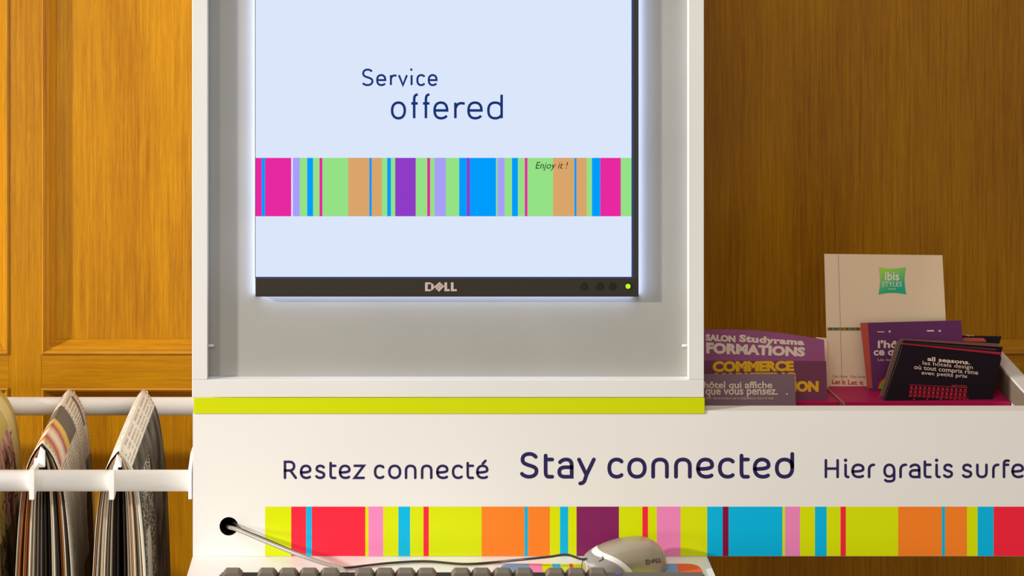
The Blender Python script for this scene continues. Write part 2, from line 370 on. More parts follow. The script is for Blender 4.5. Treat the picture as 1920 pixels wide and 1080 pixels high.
stroke_text('lettering', [('H', 1546, 1573), ('i', 1582, 1593), ('e', 1596, 1621), ('r', 1627, 1641), ('g', 1656, 1679), ('r', 1686, 1701), ('a', 1704, 1726), ('t', 1731, 1747), ('i', 1752.6, 1764),
    ('s', 1768, 1787), ('s', 1803.5, 1823), ('u', 1830, 1852), ('r', 1860, 1874), ('f', 1879, 1893.5), ('e', 1896, 1920), ('n', 1926, 1948)], G1, 896.8, 869, 860.5, 905, 5.0, FRONT, M['navy'], kio, dotr=3.3)

# ================================================================ desk
ZD = zp0
desk = empty('desk_shelf'); tag(desk, 'white laminate desk shelf holding the keyboard and mouse', 'desk')
V = [(X_(361.5), 0.018, ZD-.0002), (X_(1324.5), 0.018, ZD-.0002), (X_(1324.5)+.012, -.36, ZD-.0002), (X_(361.5)-.002, -.36, ZD-.0002)]
V += [(x, y, z-.022) for x, y, z in V]
mesh_obj('desk_top', V, [(3, 2, 1, 0), (4, 5, 6, 7), (0, 1, 5, 4), (1, 2, 6, 5), (2, 3, 7, 6), (3, 0, 4, 7)], M['white_panel'], desk)
for x in (X_(361.5)+.03, X_(1324.5)-.05): box('bracket', x, x+.02, -.26, .0245, ZD-.10, ZD-.0222, M['white'], desk)

# ================================================================ monitor
YM = .0032
mon = tag(empty('monitor'), 'flat black-framed monitor showing a white slide with a rainbow band', 'monitor')
PM = (Vector((0, YM, 0)), Vector((0, -1, 0)))
def bx(name, a, b, c, d, y0, y1, m, parent, bev=.0):   # px box at the monitor's face depth
    return box(name, X_(a, YM), X_(b, YM), y0, y1, Z_(d, YM), Z_(c, YM), m, parent, bev)
YTOP = -68
bx('casing', 480.2, 1196, YTOP-12, 555, YM+.0022, YP-.0002, M['black2'], mon)
bx('bottom_bezel', 479, 1197.5, 521, 556.5, YM, YM+.0022, M['black'], mon, .0006)
bx('side_bezel', 1186.3, 1197.5, YTOP, 521, YM, YM+.0022, M['black2'], mon, .0005)
bx('side_bezel', 478.2, 479.2, YTOP, 521, YM, YM+.0022, M['black2'], mon)
bx('top_bezel', 479, 1197.5, YTOP-14, YTOP, YM, YM+.0022, M['black'], mon, .0005)
PS = (Vector((0, YM+.0010, 0)), Vector((0, -1, 0)))
SS = [(479, 490.5, 'm'), (490.5, 497, 'b'), (497, 546, 'm'), (546, 549, 'w'), (549, 562, 'v'), (562, 576, 'g'), (576, 587, 'b'), (587, 599, 'g'), (599, 604.5, 'm'), (604.5, 653, 'g'), (653, 692.5, 't'),
      (692.5, 697, 'b'), (697, 716, 't'), (716, 726, 'g'), (726, 733, 'b'), (733, 741, 'g'), (741, 779.5, 'p'), (779.5, 801, 'g'), (801, 806.5, 'm'), (806.5, 815, 'g'), (815, 836, 'v'), (836, 861, 'g'),
      (861, 875, 'b'), (875, 881, 'p'), (881, 930, 'b'), (930, 933, 'g'), (933, 946, 'v'), (946, 960, 'g'), (960, 971, 'b'), (971, 984, 'g'), (984, 989, 'm'), (989, 1037, 'g'), (1037, 1077, 't'),
      (1077, 1081, 'b'), (1081, 1100, 't'), (1100, 1110, 'g'), (1110, 1125.5, 'b'), (1125.5, 1164, 'm'), (1164, 1184, 'g')]
scr = mesh_obj('screen', [on(x, y, PS, 0) for x, y in ((479.2, 519), (1184, 519), (1184, YTOP), (479.2, YTOP), (1186.3, 521), (1186.3, YTOP), (479.2, 521))],
               [(0, 1, 2, 3), (6, 4, 1, 0), (4, 5, 2, 1)], [SM['w'], SM['e']], mon, [0, 1, 1])
tag(scr, 'glowing pale blue-white slide')
SK = {k: SM[k] for k in 'mbvgtpw'}
stripes('slide_stripes', SS, 296, 405.5, PS, SK, scr, .0002)
stroke_text('slide_lettering', [('S', 678.4, 700.2), ('e', 705.3, 724.3), ('r', 731, 745.4), ('v', 746, 765), ('i', 769, 774.5), ('c', 780.6, 797.8), ('e', 802, 820.5)], G2, 161.5, 138.9, 128.6, 175, 3.9, PS, SM['n'], scr, False)
stroke_text('slide_lettering', [('o', 732.8, 761.4), ('f', 768.6, 785.8), ('f', 790.6, 807.8), ('e', 812.4, 840.8), ('r', 851.4, 873.8), ('e', 876, 905.2), ('d', 913.3, 943)], G2, 224.2, 190, 175, 240, 4.9, PS, SM['n'], scr, False)
ftext('slide_lettering', 'Enjoy it !', rect_q(1004, 303.5, 1065, 320.5), PS, SM['k'], scr, shear=.25, off=.0006)
# maker's letters: D, tilted E, L, L
def poly(name, polys, pl, m, parent, off=.0004):
    V, Fc = [], []
    for p in polys:
        b = len(V); V += [on(x, y, pl, off) for x, y in p]; Fc.append(tuple(range(b, b+len(p))))
    return mesh_obj(name, V, Fc, m, parent)
def dell(name, x0, y0, x1, y1, pl, m, parent, slant=0):
    sx, sy = (x1-x0)/59, (y1-y0)/17
    def T(p): return [(x0+a*sx, y0+b*sy+slant*a) for a, b in p]
    polys = [T(p) for p in (
        [(0, 0), (5, 0), (5, 17), (0, 17)], [(5, 0), (10, 0), (12, 3.5), (5, 3.5)], [(5, 13.5), (12, 13.5), (10, 17), (5, 17)],
        [(10, 0), (16, 4), (16.5, 8.5), (11.5, 8.5), (11, 4)], [(11.5, 8.5), (16.5, 8.5), (16, 13), (10, 17), (11, 13)],
        [(16, 9), (27, -1), (30, 1.5), (19, 11.5)], [(19.5, 12), (30.5, 2), (33, 4.2), (22, 14.2)], [(22.5, 14.8), (33.5, 4.8), (36, 7.2), (26, 18)],
        [(36, 0), (41, 0), (41, 13), (46, 13), (46, 17), (36, 17)], [(48, 0), (53, 0), (53, 13), (59, 13), (59, 17), (48, 17)])]
    return poly(name, polys, pl, m, parent)
dell('maker_letters', 797, 529.5, 856.5, 546, PM, M['silver'], mon)
def disc(name, px, py, r, y0, y1, m, parent, Y=YM):
    bm = bmesh.new(); bmesh.ops.create_cone(bm, cap_ends=True, segments=24, radius1=r, radius2=r*.9, depth=y1-y0)
    bmesh.ops.rotate(bm, verts=bm.verts, matrix=Matrix.Rotation(math.radians(90), 3, 'X'))
    bmesh.ops.translate(bm, verts=bm.verts, vec=(X_(px, Y), (y0+y1)/2, Z_(py, Y)))
    return bm_obj(name, bm, m, parent)
for px in (1094, 1123.5, 1147): disc('button', px, 536.8, .0042, YM-.0008, YM+.0002, M['buttonb'], mon)
bt = disc('power_button', 1177.5, 536.5, .0040, YM-.0008, YM+.0002, M['buttonb'], mon)
disc('power_light', 1177.5, 536.5, .0028, YM-.0011, YM-.0007, M['led'], bt)
# added strip lights at the monitor's edges stand in for its blue glow
def strip_light(c, normal, long_axis, length, e):
    l = bpy.data.lights.new('added_glow', 'AREA'); l.shape = 'RECTANGLE'; l.size = length; l.size_y = .0082; l.energy = e; l.color = (.50, .62, 1.0)
    o = bpy.data.objects.new('added_glow', l); COL.objects.link(o)
    z = -Vector(normal); x = Vector(long_axis); y = z.cross(x)
    R = Matrix((x, y, z)).transposed(); o.matrix_world = Matrix.Translation(c) @ R.to_4x4()
ym = (YM+YP)/2 + .0003
zc = (Z_(YTOP, YM)+Z_(556, YM))/2; ln = Z_(YTOP, YM)-Z_(556, YM)
strip_light((X_(478.5, YM)-.0006, ym, zc), (-1, 0, 0), (0, 0, 1), ln, .06)
strip_light((X_(1197, YM)+.0006, ym, zc), (1, 0, 0), (0, 0, 1), ln, .07)
strip_light((X_(838, YM), ym, Z_(556.5, YM)-.0006), (0, 0, -1), (1, 0, 0), .40, .055)

# ================================================================ keyboard
ZK = ZD + .0300
kb = tag(empty('keyboard'), 'grey keyboard at the desk edge below the striped band', 'keyboard')
yk = F*(CZ-ZK)/(1071-VY) - D          # far edge of the raised body
sc_k = F/(D+yk)
kx0, kx1 = X_(412, yk), X_(1320, yk)
yf = yk-.155
def slab(x0, x1, ya, yb, za0, za1, zb0_, zb1_):
    V = [(x0, ya, za0), (x1, ya, za0), (x1, yb, zb0_), (x0, yb, zb0_), (x0, ya, za1), (x1, ya, za1), (x1, yb, zb1_), (x0, yb, zb1_)]
    return V, [(0, 1, 2, 3), (7, 6, 5, 4), (0, 4, 5, 1), (1, 5, 6, 2), (2, 6, 7, 3), (3, 7, 4, 0)]
V, Fc = slab(kx0, kx1, yk, yf, ZD+.0006, ZK, ZD+.0006, ZD+.016)
bm = bmesh.new(); me = bpy.data.meshes.new('t'); me.from_pydata(V, [], Fc); bm.from_mesh(me); bpy.data.meshes.remove(me)
bmesh.ops.bevel(bm, geom=bm.edges[:], offset=.0022, segments=3, affect='EDGES'); bm_obj('body', bm, M['kbody'], kb)
slope = (ZK-(ZD+.016))/(yk-yf)
V, Fc = slab(kx0+.005, kx1-.105, yk-.004, yf+.012, ZK-.004, ZK+.0005, ZD+.013, ZD+.0176)
V = [(x, y, ZK - slope*(yk-y) + (.0004 if i > 3 else -.003)) for i, (x, y, z) in enumerate(V)]
mesh_obj('key_well', V, Fc, M['kwell'], kb)
def key_mesh(wd, dp=.0185, h=.0082):
    b, t = wd/2, wd/2-.0036; V = []
    for (hw, y0, y1, z) in ((b, -dp/2, dp/2, 0), (b-.0005, -dp/2+.0005, dp/2-.0005, .0025), (t, -dp/2+.002, dp/2-.004, h*.92), (t-.0008, -dp/2+.003, dp/2-.005, h)):
        V += [(-hw, y0, z), (hw, y0, z), (hw, y1, z), (-hw, y1, z)]
    Fc = [(12, 13, 14, 15)]
    for r in range(3):
        for k in range(4): a, c = r*4+k, r*4+(k+1) % 4; Fc.append((a, c, c+4, a+4))
    me = bpy.data.meshes.new('key'); me.from_pydata(V, [], Fc); me.materials.append(M['key']); return me
KM = {}
def key(cx, y, wd, first=[0]):
    k = round(wd, 3)
    if k not in KM: KM[k] = key_mesh(wd)
    o = bpy.data.objects.new('key', KM[k]); COL.objects.link(o); o.parent = kb
    o.location = (cx, y, ZK - slope*(yk-y) + .0006); o.rotation_euler = (math.atan(slope), 0, 0)
yrow = yk-.0145
zk_top = ZK+.007
def kpx(a, b): return X_((a+b)/2, yrow), (b-a)/F*(D+yrow)
for a, b in ((418, 454), (482, 520), (522, 559), (561, 598), (600, 637), (665, 702), (703, 740), (742, 779), (781, 819), (846, 883), (884, 921), (923, 962), (963, 1001), (1022, 1060), (1061, 1099), (1100, 1139)):
    cx, wd = kpx(a, b); key(cx, yrow, .0203)
u = .0209
for r in range(5):
    y = yrow - .026 - r*.0207; x = kx0+.006
    widths = ([1]*13+[2], [1.5]+[1]*12+[1.5], [1.8]+[1]*11+[2.2], [2.3]+[1]*10+[2.7], [1.4, 1, 1.2, 6.6, 1.2, 1, 1, 1.6])[r]
    for wd in widths: key(x+wd*u/2, y, wd*u-.0006); x += wd*u
    x = kx0+.006+15.4*u
    for k in range(3):
        if r in (0, 1, 4) or (r == 3 and k == 1): key(x+(k+.5)*u, y, u-.0006)
    x = kx0+.006+18.8*u
    for k in range(4): key(x+(k+.5)*u, y, u-.0006)
V = [Vector((X_(1157, yk)+dx, yk-.006+dy, ZK+.0001)) for dx, dy in ((-.002, -.001), (.002, -.001), (.002, .001), (-.002, .001))]
mesh_obj('status_light', [(v.x, v.y, ZK-slope*(yk-v.y)+.0004) for v in V], [(0, 1, 2, 3)], M['bled'], kb)

# ================================================================ mouse mat, mouse, cables
mat_y0 = F*(CZ-ZD)/(1060-VY) - D; mat_y1 = yk+.003
pad = tag(empty('mouse_mat'), 'thin mouse mat printed with coloured stripes under the silver mouse', 'mouse mat')
mx0, mx1 = X_(936, mat_y0), X_(1312, mat_y0); rr = .014
def mat_edge(x):
    d = min(x-mx0, mx1-x)
    return mat_y0 - (0 if d >= rr else rr-math.sqrt(max(0, rr*rr-(rr-d)**2)))
CUT = [(936, 992, 'B'), (992, 1016, 'p'), (1016, 1035, 'l'), (1035, 1050, 'b'), (1050, 1067, 'l'), (1067, 1074, 'r'), (1074, 1130, 'l'), (1130, 1180, 'v'), (1180, 1240, 'l'), (1240, 1268, 'B'), (1268, 1312, 'O')]
PB = dict(PC); PB['B'] = mat('print_steel_blue', (118, 160, 200), .5, .2); PB['O'] = mat('print_coral', (236, 96, 58), .5, .2)
keys = list(PB); V, Fc, mi = [], [], []
zt = ZD+.0018
for a, b, c in CUT:
    n = 10 if c in 'BO' else 1
    for k in range(n):
        xa, xb = [X_(a+(b-a)*t/n, mat_y0) for t in (k, k+1)]
        i = len(V); ea, eb = mat_edge(xa), mat_edge(xb)
        V += [(xa, mat_y1, zt), (xb, mat_y1, zt), (xb, eb, zt), (xa, ea, zt), (xa, ea, ZD), (xb, eb, ZD), (xa, mat_y1, ZD), (xb, mat_y1, ZD)]
        Fc += [(i, i+1, i+2, i+3), (i+3, i+2, i+5, i+4), (i, i+6, i+7, i+1)]; mi += [keys.index(c)]*3
mesh_obj('mat_surface', V, Fc, [PB[k] for k in keys], pad, mi)

mouse = tag(empty('mouse'), 'silver wired computer mouse on the striped mat, pointing left', 'mouse')
ML, MW, MH = .0935, .054, .0298
def m_w(u): return MW/2*(max(0, 1-abs(2*u-1)**3.2))**.5*(.93+.10*u)
def m_h(u): # u=0 front (cable) .. 1 rear
    pts = [(0, .42), (.04, .56), (.12, .66), (.3, .88), (.48, .98), (.64, 1.0), (.80, .96), (.92, .76), (.98, .46), (1, .16)]
    for (a, ha), (b, hb) in zip(pts, pts[1:]):
        if u <= b:
            t = (u-a)/(b-a); t = t*t*(3-2*t) if False else t
            return MH*(ha+(hb-ha)*t)
    return MH*.12
def m_hs(u): return sum(m_h(min(1, max(0, u+d))) for d in (-.05, -.03, 0, .03, .05))/5
ca, sa = math.cos(math.radians(20)), math.sin(math.radians(20))
mcx, mcy = X_(1170, -.043), -.0425
def m_pt(u, v, lift=0):
    """v 0..1 across: from one lower flank over the top to the other"""
    a = math.pi*v; c, s = math.cos(a), math.sin(a)
    sc = 1+lift/(MH)
    x = (u-.5)*ML; y = -m_w(u)*math.copysign(abs(c)**.72, c)*sc; z = m_hs(u)*(abs(s)**.62)*sc
    return Vector((mcx + x*ca + y*sa*-1, mcy + x*sa + y*ca, zt+.0006+z))
def m_patch(name, u0, u1, v0, v1, lift, m, nu=28, nv=32, uv=None, thick=0):
    V, Fc = [], []
    for i in range(nu+1):
        for j in range(nv+1):
            u = u0+(u1-u0)*i/nu; v = v0+(v1-v0)*j/nv
            if uv: u, v = uv(i/nu, j/nv)
            V.append(m_pt(u, v, lift))
    for i in range(nu):
        for j in range(nv): a = i*(nv+1)+j; Fc.append((a, a+1, a+nv+2, a+nv+1))
    return mesh_obj(name, V, Fc, m, mouse, smooth=True)
m_patch('shell', .0, 1, 0, 1, 0, M['mouse'], 48, 40)
# pale rim arc, then the greyer button field in front of it
def rim_u(v): return .52 - .36*abs(2*v-1)**0.0 + .0*v
def edge(v): return .19+.30*abs(2*v-1)**1.7
m_patch('rim', 0, 1, 0, 1, .0005, M['mouse_rim'], 16, 40, uv=lambda i, j: (edge(j)*i+.012, j))
m_patch('button', 0, 1, 0, 1, .0010, M['mouse_btn'], 16, 40, uv=lambda i, j: ((edge(j)-.085)*i+.014, j))
tube('button_seam', [m_pt(u, v, .0013) for u, v in ((.17, .36), (.165, .30), (.12, .28))], .0005, M['buttonb'], mouse)
# maker's letters on the near flank towards the rear
def mouse_letter():
    V, Fc = [], []
    def q(p):
        b = len(V)
        for (a, c) in p: V.append(m_pt(.64 + a/59*.21, .125 - c/17*.055, .0011))
        Fc.append(tuple(range(b, b+len(p))))
    for p in ([(0, 0), (5, 0), (5, 17), (0, 17)], [(5, 0), (13, 2), (13, 6), (5, 4)], [(5, 13), (13, 12), (13, 16), (5, 17)], [(12, 4), (16, 6), (16, 12), (12, 14)],
              [(18, 9), (30, 0), (32, 3), (20, 12)], [(22, 13), (33, 4), (35, 7), (25, 16)], [(37, 0), (41, 0), (41, 13), (46, 13), (46, 17), (37, 17)], [(49, 0), (53, 0), (53, 13), (59, 13), (59, 17), (49, 17)]): q(p)
    mesh_obj('maker_letters', V, Fc, M['kbody'], mouse)
mouse_letter()
f0 = m_pt(0.01, .5); f0.z = zt+.0165
def dk(px, py, h=.0022):     # a point lying h above the desk top
    zz = ZD+h; Y = F*(CZ-zz)/(py-VY) - D; return W(px, py, Y)
c_pts = [f0+Vector((.003, 0, 0)), f0+Vector((-.004, .001, .0)), W(1062, 1040, -.050), W(1030, 1044, -.046), W(985, 1048.5, -.040), dk(930, 1054), dk(870, 1057.5), dk(800, 1052.5), dk(740, 1055), dk(690, 1060), dk(650, 1064.5), dk(628, 1063, .006),
         W(600, 1054, -.050), W(540, 1029, -.036), W(490, 1008, -.022), W(452, 992, -.010), W(441, 981, .004), W(434, 980, .022)]
tag(tube('mouse_cable', c_pts, .0013, M['cable_dark'], None, 8), 'thin dark mouse cable snaking over the white desk', 'cable')
tag(tube('keyboard_cable', [W(425, 986, .022), W(431, 989, .004), W(445, 993, -.008), W(490, 1012, -.026), W(560, 1040, -.055), W(610, 1057, -.080), W(640, 1066, -.100), (X_(655, yk), yk+.001, ZK-.006)], .0022, M['cable'], None, 10),
    'thick grey cable running from the round hole to the keyboard', 'cable')

# ================================================================ newspaper rack
YR1, YR2 = .032, .382; zf_, zr_ = Z_(901, YR1), Z_(761.5, YR2)
rack = tag(empty('newspaper_rack'), 'white two-rod newspaper rack fixed beside the cabinet', 'rack')
tube('rod', [(-1.0, YR1, zf_), (XL-.001, YR1, zf_)], .0112, M['rod'], rack, 32)
tube('rod', [(-1.2, YR2, zr_), (XL-.001, YR2, zr_)], .0110, M['rod'], rack, 32)
V, Fc = [], []
for x in (X_(354.5, .02), X_(360.5, .02)):
    for (y, py) in ((.012, 936), (.012, 880), (.035, 862), (.055, 862), (.055, 936)): V.append((x, y, Z_(py, .012)))
Fc = [(0, 1, 2, 3, 4), (9, 8, 7, 6, 5)] + [(i, (i+1) % 5, 5+(i+1) % 5, 5+i) for i in range(5)]
mesh_obj('end_plate', V, Fc, M['plastic_white'], rack)
box('end_plate', XL-.004, XL-.0002, YR2-.018, YR2+.018, zr_-.02, zr_+.02, M['plastic_white'], rack)
box('wall_arm', -.98, -.96, YR1-.012, YW+.016, zf_-.03, zf_+.012, M['plastic_white'], rack)

def paper_mat(name, base, ink, blocks, text=True, scribble=None, mottle=None):
    """newsprint: columns of small grey lines plus coloured picture blocks, laid out on the sheet's own UV"""
    m = bpy.data.materials.new(name); m.use_nodes = True; nt = m.node_tree; L = nt.links; b = nt.nodes['Principled BSDF']
    b.inputs['Roughness'].default_value = .7; b.inputs['Specular IOR Level'].default_value = .15
    uv = nt.nodes.new('ShaderNodeTexCoord'); sp = nt.nodes.new('ShaderNodeSeparateXYZ'); L.new(uv.outputs['UV'], sp.inputs[0])
    def mt(op, x, y=None):
        n = nt.nodes.new('ShaderNodeMath'); n.operation = op
        for i, v in enumerate((x, y)):
            if v is None: continue
            if isinstance(v, (int, float)): n.inputs[i].default_value = v
            else: L.new(v, n.inputs[i])
        return n.outputs[0]
    U, Vv = sp.outputs[0], sp.outputs[1]
    cur = nt.nodes.new('ShaderNodeRGB'); cur.outputs[0].default_value = s2l(base)+(1,); cur = cur.outputs[0]
    def mix(fac, col):
        nonlocal cur
        n = nt.nodes.new('ShaderNodeMix'); n.data_type = 'RGBA'; L.new(fac, n.inputs[0]); L.new(cur, n.inputs[6])
        if isinstance(col, tuple): n.inputs[7].default_value = s2l(col)+(1,)
        else: L.new(col, n.inputs[7])
        cur = n.outputs[2]
    def rng(x, a, c): return mt('MULTIPLY', mt('GREATER_THAN', x, a), mt('LESS_THAN', x, c))
    if text:
        lines = mt('GREATER_THAN', mt('FRACT', mt('MULTIPLY', Vv, 95)), .48)
        cols = mt('GREATER_THAN', mt('FRACT', mt('MULTIPLY', U, 4.3)), .12)
        mp = nt.nodes.new('ShaderNodeMapping'); mp.inputs['Scale'].default_value = (130, 95, 1); L.new(uv.outputs['UV'], mp.inputs[0])
        ns = nt.nodes.new('ShaderNodeTexNoise'); ns.inputs['Scale'].default_value = 1; L.new(mp.outputs[0], ns.inputs['Vector'])
        words = mt('GREATER_THAN', ns.outputs['Fac'], .43)
        mp2 = nt.nodes.new('ShaderNodeMapping'); mp2.inputs['Scale'].default_value = (5, 11, 1); L.new(uv.outputs['UV'], mp2.inputs[0])
        n2 = nt.nodes.new('ShaderNodeTexNoise'); n2.inputs['Scale'].default_value = 1; L.new(mp2.outputs[0], n2.inputs['Vector'])
        blk = mt('GREATER_THAN', n2.outputs['Fac'], .40)
        mix(mt('MULTIPLY', mt('MULTIPLY', mt('MULTIPLY', lines, cols), mt('MULTIPLY', words, blk)), .62), ink)
    for (u0, u1, v0, v1, col, kind) in blocks:
        f = mt('MULTIPLY', rng(U, u0, u1), rng(Vv, v0, v1))
        if kind == 'photo':
            n = nt.nodes.new('ShaderNodeTexNoise'); n.inputs['Scale'].default_value = 9; n.inputs['Detail'].default_value = 5; L.new(uv.outputs['UV'], n.inputs['Vector'])
            r = nt.nodes.new('ShaderNodeValToRGB'); L.new(n.outputs['Fac'], r.inputs[0])
            r.color_ramp.elements[0].position = .38; r.color_ramp.elements[0].color = s2l(tuple(int(c*.45) for c in col))+(1,)
            r.color_ramp.elements[1].position = .68; r.color_ramp.elements[1].color = s2l(tuple(min(255, int(c*1.35)) for c in col))+(1,)
            mix(f, r.outputs[0])
        elif kind == 'arc':
            wv = nt.nodes.new('ShaderNodeTexWave'); wv.inputs['Scale'].default_value = 1.7; wv.inputs['Distortion'].default_value = 4; wv.bands_direction = 'DIAGONAL'; L.new(uv.outputs['UV'], wv.inputs['Vector'])
            r = nt.nodes.new('ShaderNodeValToRGB'); L.new(wv.outputs['Fac'], r.inputs[0])
            r.color_ramp.elements[0].color = s2l((226, 196, 96))+(1,); r.color_ramp.elements[1].color = s2l((236, 218, 190))+(1,)
            e = r.color_ramp.elements.new(.5); e.color = s2l((170, 80, 96))+(1,)
            mix(f, r.outputs[0])
        else: mix(f, col)
    if scribble:
        mp = nt.nodes.new('ShaderNodeMapping'); mp.inputs['Scale'].default_value = scribble[0]; L.new(uv.outputs['UV'], mp.inputs[0])
        n = nt.nodes.new('ShaderNodeTexNoise'); n.inputs['Scale'].default_value = 1; n.inputs['Detail'].default_value = 2; L.new(mp.outputs[0], n.inputs['Vector'])
        d = mt('ABSOLUTE', mt('SUBTRACT', n.outputs['Fac'], .5)); f = mt('LESS_THAN', d, scribble[2])
        u0, u1, v0, v1 = scribble[3]
        mix(mt('MULTIPLY', f, mt('MULTIPLY', rng(U, u0, u1), rng(Vv, v0, v1))), scribble[1])
    L.new(cur, b.inputs['Base Color'])
    return m
PM1 = paper_mat('newsprint_columns', (226, 216, 198), (104, 96, 86), [(.04, .42, .0, .075, (200, 150, 90), 'arc'), (.42, .66, .0, .075, (112, 106, 96), ''), (.88, .93, .012, .10, (110, 104, 96), ''), (.80, 1, .19, .28, (124, 118, 108), 'photo'), (.55, 1, .45, .9, (150, 112, 72), 'photo')])
PM2 = paper_mat('newsprint_dark_photo', (232, 226, 212), (130, 122, 112), [(.035, 1, .05, 1.0, (92, 89, 80), 'photo')], True, ((16, 60, 1), (214, 208, 192), .030, (.08, .50, .10, .95)))
PM3 = paper_mat('magazine_flowers', (206, 190, 112), (60, 44, 34), [(0, 1, .30, 1, (128, 112, 74), 'photo'), (.3, .75, .08, .30, (212, 150, 140), 'photo'), (.75, .92, .0, 1, (224, 214, 150), '')], False, ((7, 12, 1), (50, 36, 40), .018, (0, .8, .1, 1)))
PG = [mat('page_'+n, c, .7, .1) for n, c in (('cream', (222, 206, 180)), ('tan', (176, 128, 84)), ('white', (232, 224, 208)), ('rust', (170, 98, 50)), ('grey', (140, 130, 118)), ('dark', (54, 44, 38)))]
def drape(name, rf, rr_, k, y0, y1, length, m, parent, th, side=0, seed=0):
    """a sheet hung over a ridge from rf to rr_ ; k scales how far the flanks stand out; side -1/+1 keeps one flank, 0 both"""
    rnd = random.Random(seed); V, Fc, UVs = [], [], []; ns, ny = 22, 10
    S = [length*(i/ns)**1.6 for i in range(ns+1)]
    rows = []
    if side <= 0: rows += [(-1, s) for s in reversed(S)]
    if side >= 0: rows += [(1, s) for s in (S[1:] if side == 0 else S)]
    ph = rnd.random()*6
    for sg, s in rows:
        for j in range(ny+1):
            t = j/ny; y = y0+(y1-y0)*t
            p = rf.lerp(rr_, (y-rf.y)/(rr_.y-rf.y))
            off = k*(.0155*(1-math.exp(-s/.016)) + .020*(1-math.exp(-s/.11)))
            V.append((p.x+sg*off + .0015*k*math.sin(5*t+ph)*min(1, s*8), y, p.z - s + .006*(1-abs(2*t-1))*0)); UVs.append((t, s/.4*1.0))
    n = ny+1
    for i in range(len(rows)-1):
        for j in range(ny): Fc.append((i*n+j, i*n+j+1, (i+1)*n+j+1, (i+1)*n+j))
    o = mesh_obj(name, V, Fc, m, parent, smooth=True)
    ul = o.data.uv_layers.new(name='UVMap')
    for lp in o.data.loops: ul.data[lp.index].uv = UVs[lp.vertex_index]
    so = o.modifiers.new('thickness', 'SOLIDIFY'); so.thickness = th; so.offset = -1 if side >= 0 else 1; 
    return o
def newspaper(fx, fy, bx_, by, cover, label, tones, kk=1.0, seed=0, nm='newspaper', plate=0):
    rf, rb = W(fx, fy, .046), W(bx_, by, .365)
    t = tag(empty(nm), label, 'newspaper', 'newspapers hung over the rack bars')
    drape('cover', rf, rb, kk, .046, .365, .40, cover, t, .0006, 0, seed)
    for i, (q, tone) in enumerate(tones):
        sg = 1 if q > 0 else -1
        drape('page', rf - Vector((0, 0, .003+.004*(1-abs(q)))), rb - Vector((0, 0, .003+.004*(1-abs(q)))), kk*abs(q), .047+.0016*((i*7) % 4), .360, .385-.01*(i % 3), PG[tone], t, .0013, sg, seed+i)
    # hanging bar with its hooked front plate
    h = tag(empty('hanging_bar'), None, 'hanger', 'white hanging bars across the rods')
    xa = X_(plate, .012); xb = xa+.0052
    # throat: the folded front end of the bar rising from the rod to the ridge
    pl = [(rf.x-.0015, rf.z-.003), (rf.x+.0035, rf.z-.008), (rf.x+.0040, zf_+.0118), (xa+.001, zf_+.0118)]
    V = [(x, .0445, z) for x, z in pl[:2]] + [(x, .040, z) for x, z in pl[2:]] + [(x, .0457, z) for x, z in pl]; n = 4
    mesh_obj('throat_plate', V, [tuple(range(n)), tuple(range(2*n-1, n-1, -1))] + [(i, (i+1) % n, n+(i+1) % n, n+i) for i in range(n)], M['plastic_white'], h)
    # hook plate standing proud in front of the rod and gripping it
    pr = [(.012, Z_(881, .012)-CZ), (.012, Z_(937, .012)-CZ), (.018, Z_(937, .012)-CZ), (.028, zf_-.0118-CZ), (.044, zf_-.004-CZ), (.0455, rf.z-.016-CZ), (.040, rf.z-.020-CZ)]
    V = [(x, y, CZ+z) for x in (xa, xb) for y, z in pr]; n = len(pr)
    mesh_obj('hook', V, [tuple(range(n)), tuple(range(2*n-1, n-1, -1))] + [(i, (i+1) % n, n+(i+1) % n, n+i) for i in range(n)], M['plastic_white'], h)
    tube('bar', [(rf.x, .045, rf.z-.009), (rb.x, .372, zr_+.0135), (rb.x, .392, zr_+.0135)], .0022, M['plastic_white'], h, 10, 3)
    return t, h
T1 = [(.10, 5), (.22, 5), (.36, 0), (.46, 2), (.56, 5), (.66, 3), (.76, 1), (.86, 0), (.93, 5), (-.08, 4), (-.22, 4), (-.38, 0), (-.48, 2), (-.58, 1), (-.66, 3), (-.75, 1), (-.84, 3), (-.93, 0)]
T2 = [(.22, 5), (.34, 0), (.44, 2), (.54, 1), (.64, 0), (.74, 4), (.84, 0), (.92, 2), (-.05, 5), (-.18, 5), (-.36, 0), (-.46, 4), (-.56, 0), (-.66, 2), (-.75, 0), (-.84, 2), (-.93, 1)]
n1, h1 = newspaper(79, 831, 131, 728, PM1, 'newspaper with text columns and a colour picture, in the middle of the rack', T1, 1.0, 3, plate=54.5)
n2, h2 = newspaper(222, 846, 269, 730, PM2, 'newspaper with a large dark photograph, nearest the white cabinet', T2, .95, 11, plate=204.5)
n3, h3 = newspaper(-66, 826, -8, 726, PM3, 'yellow and pink flowered magazine at the left end of the rack', T1, 1.25, 23, 'magazine', plate=-94)
h1['label'] = 'white hanging bar under the newspaper with text columns'
h2['label'] = 'white hanging bar under the newspaper with the dark photograph'
h3['label'] = 'white hanging bar under the yellow flowered magazine'

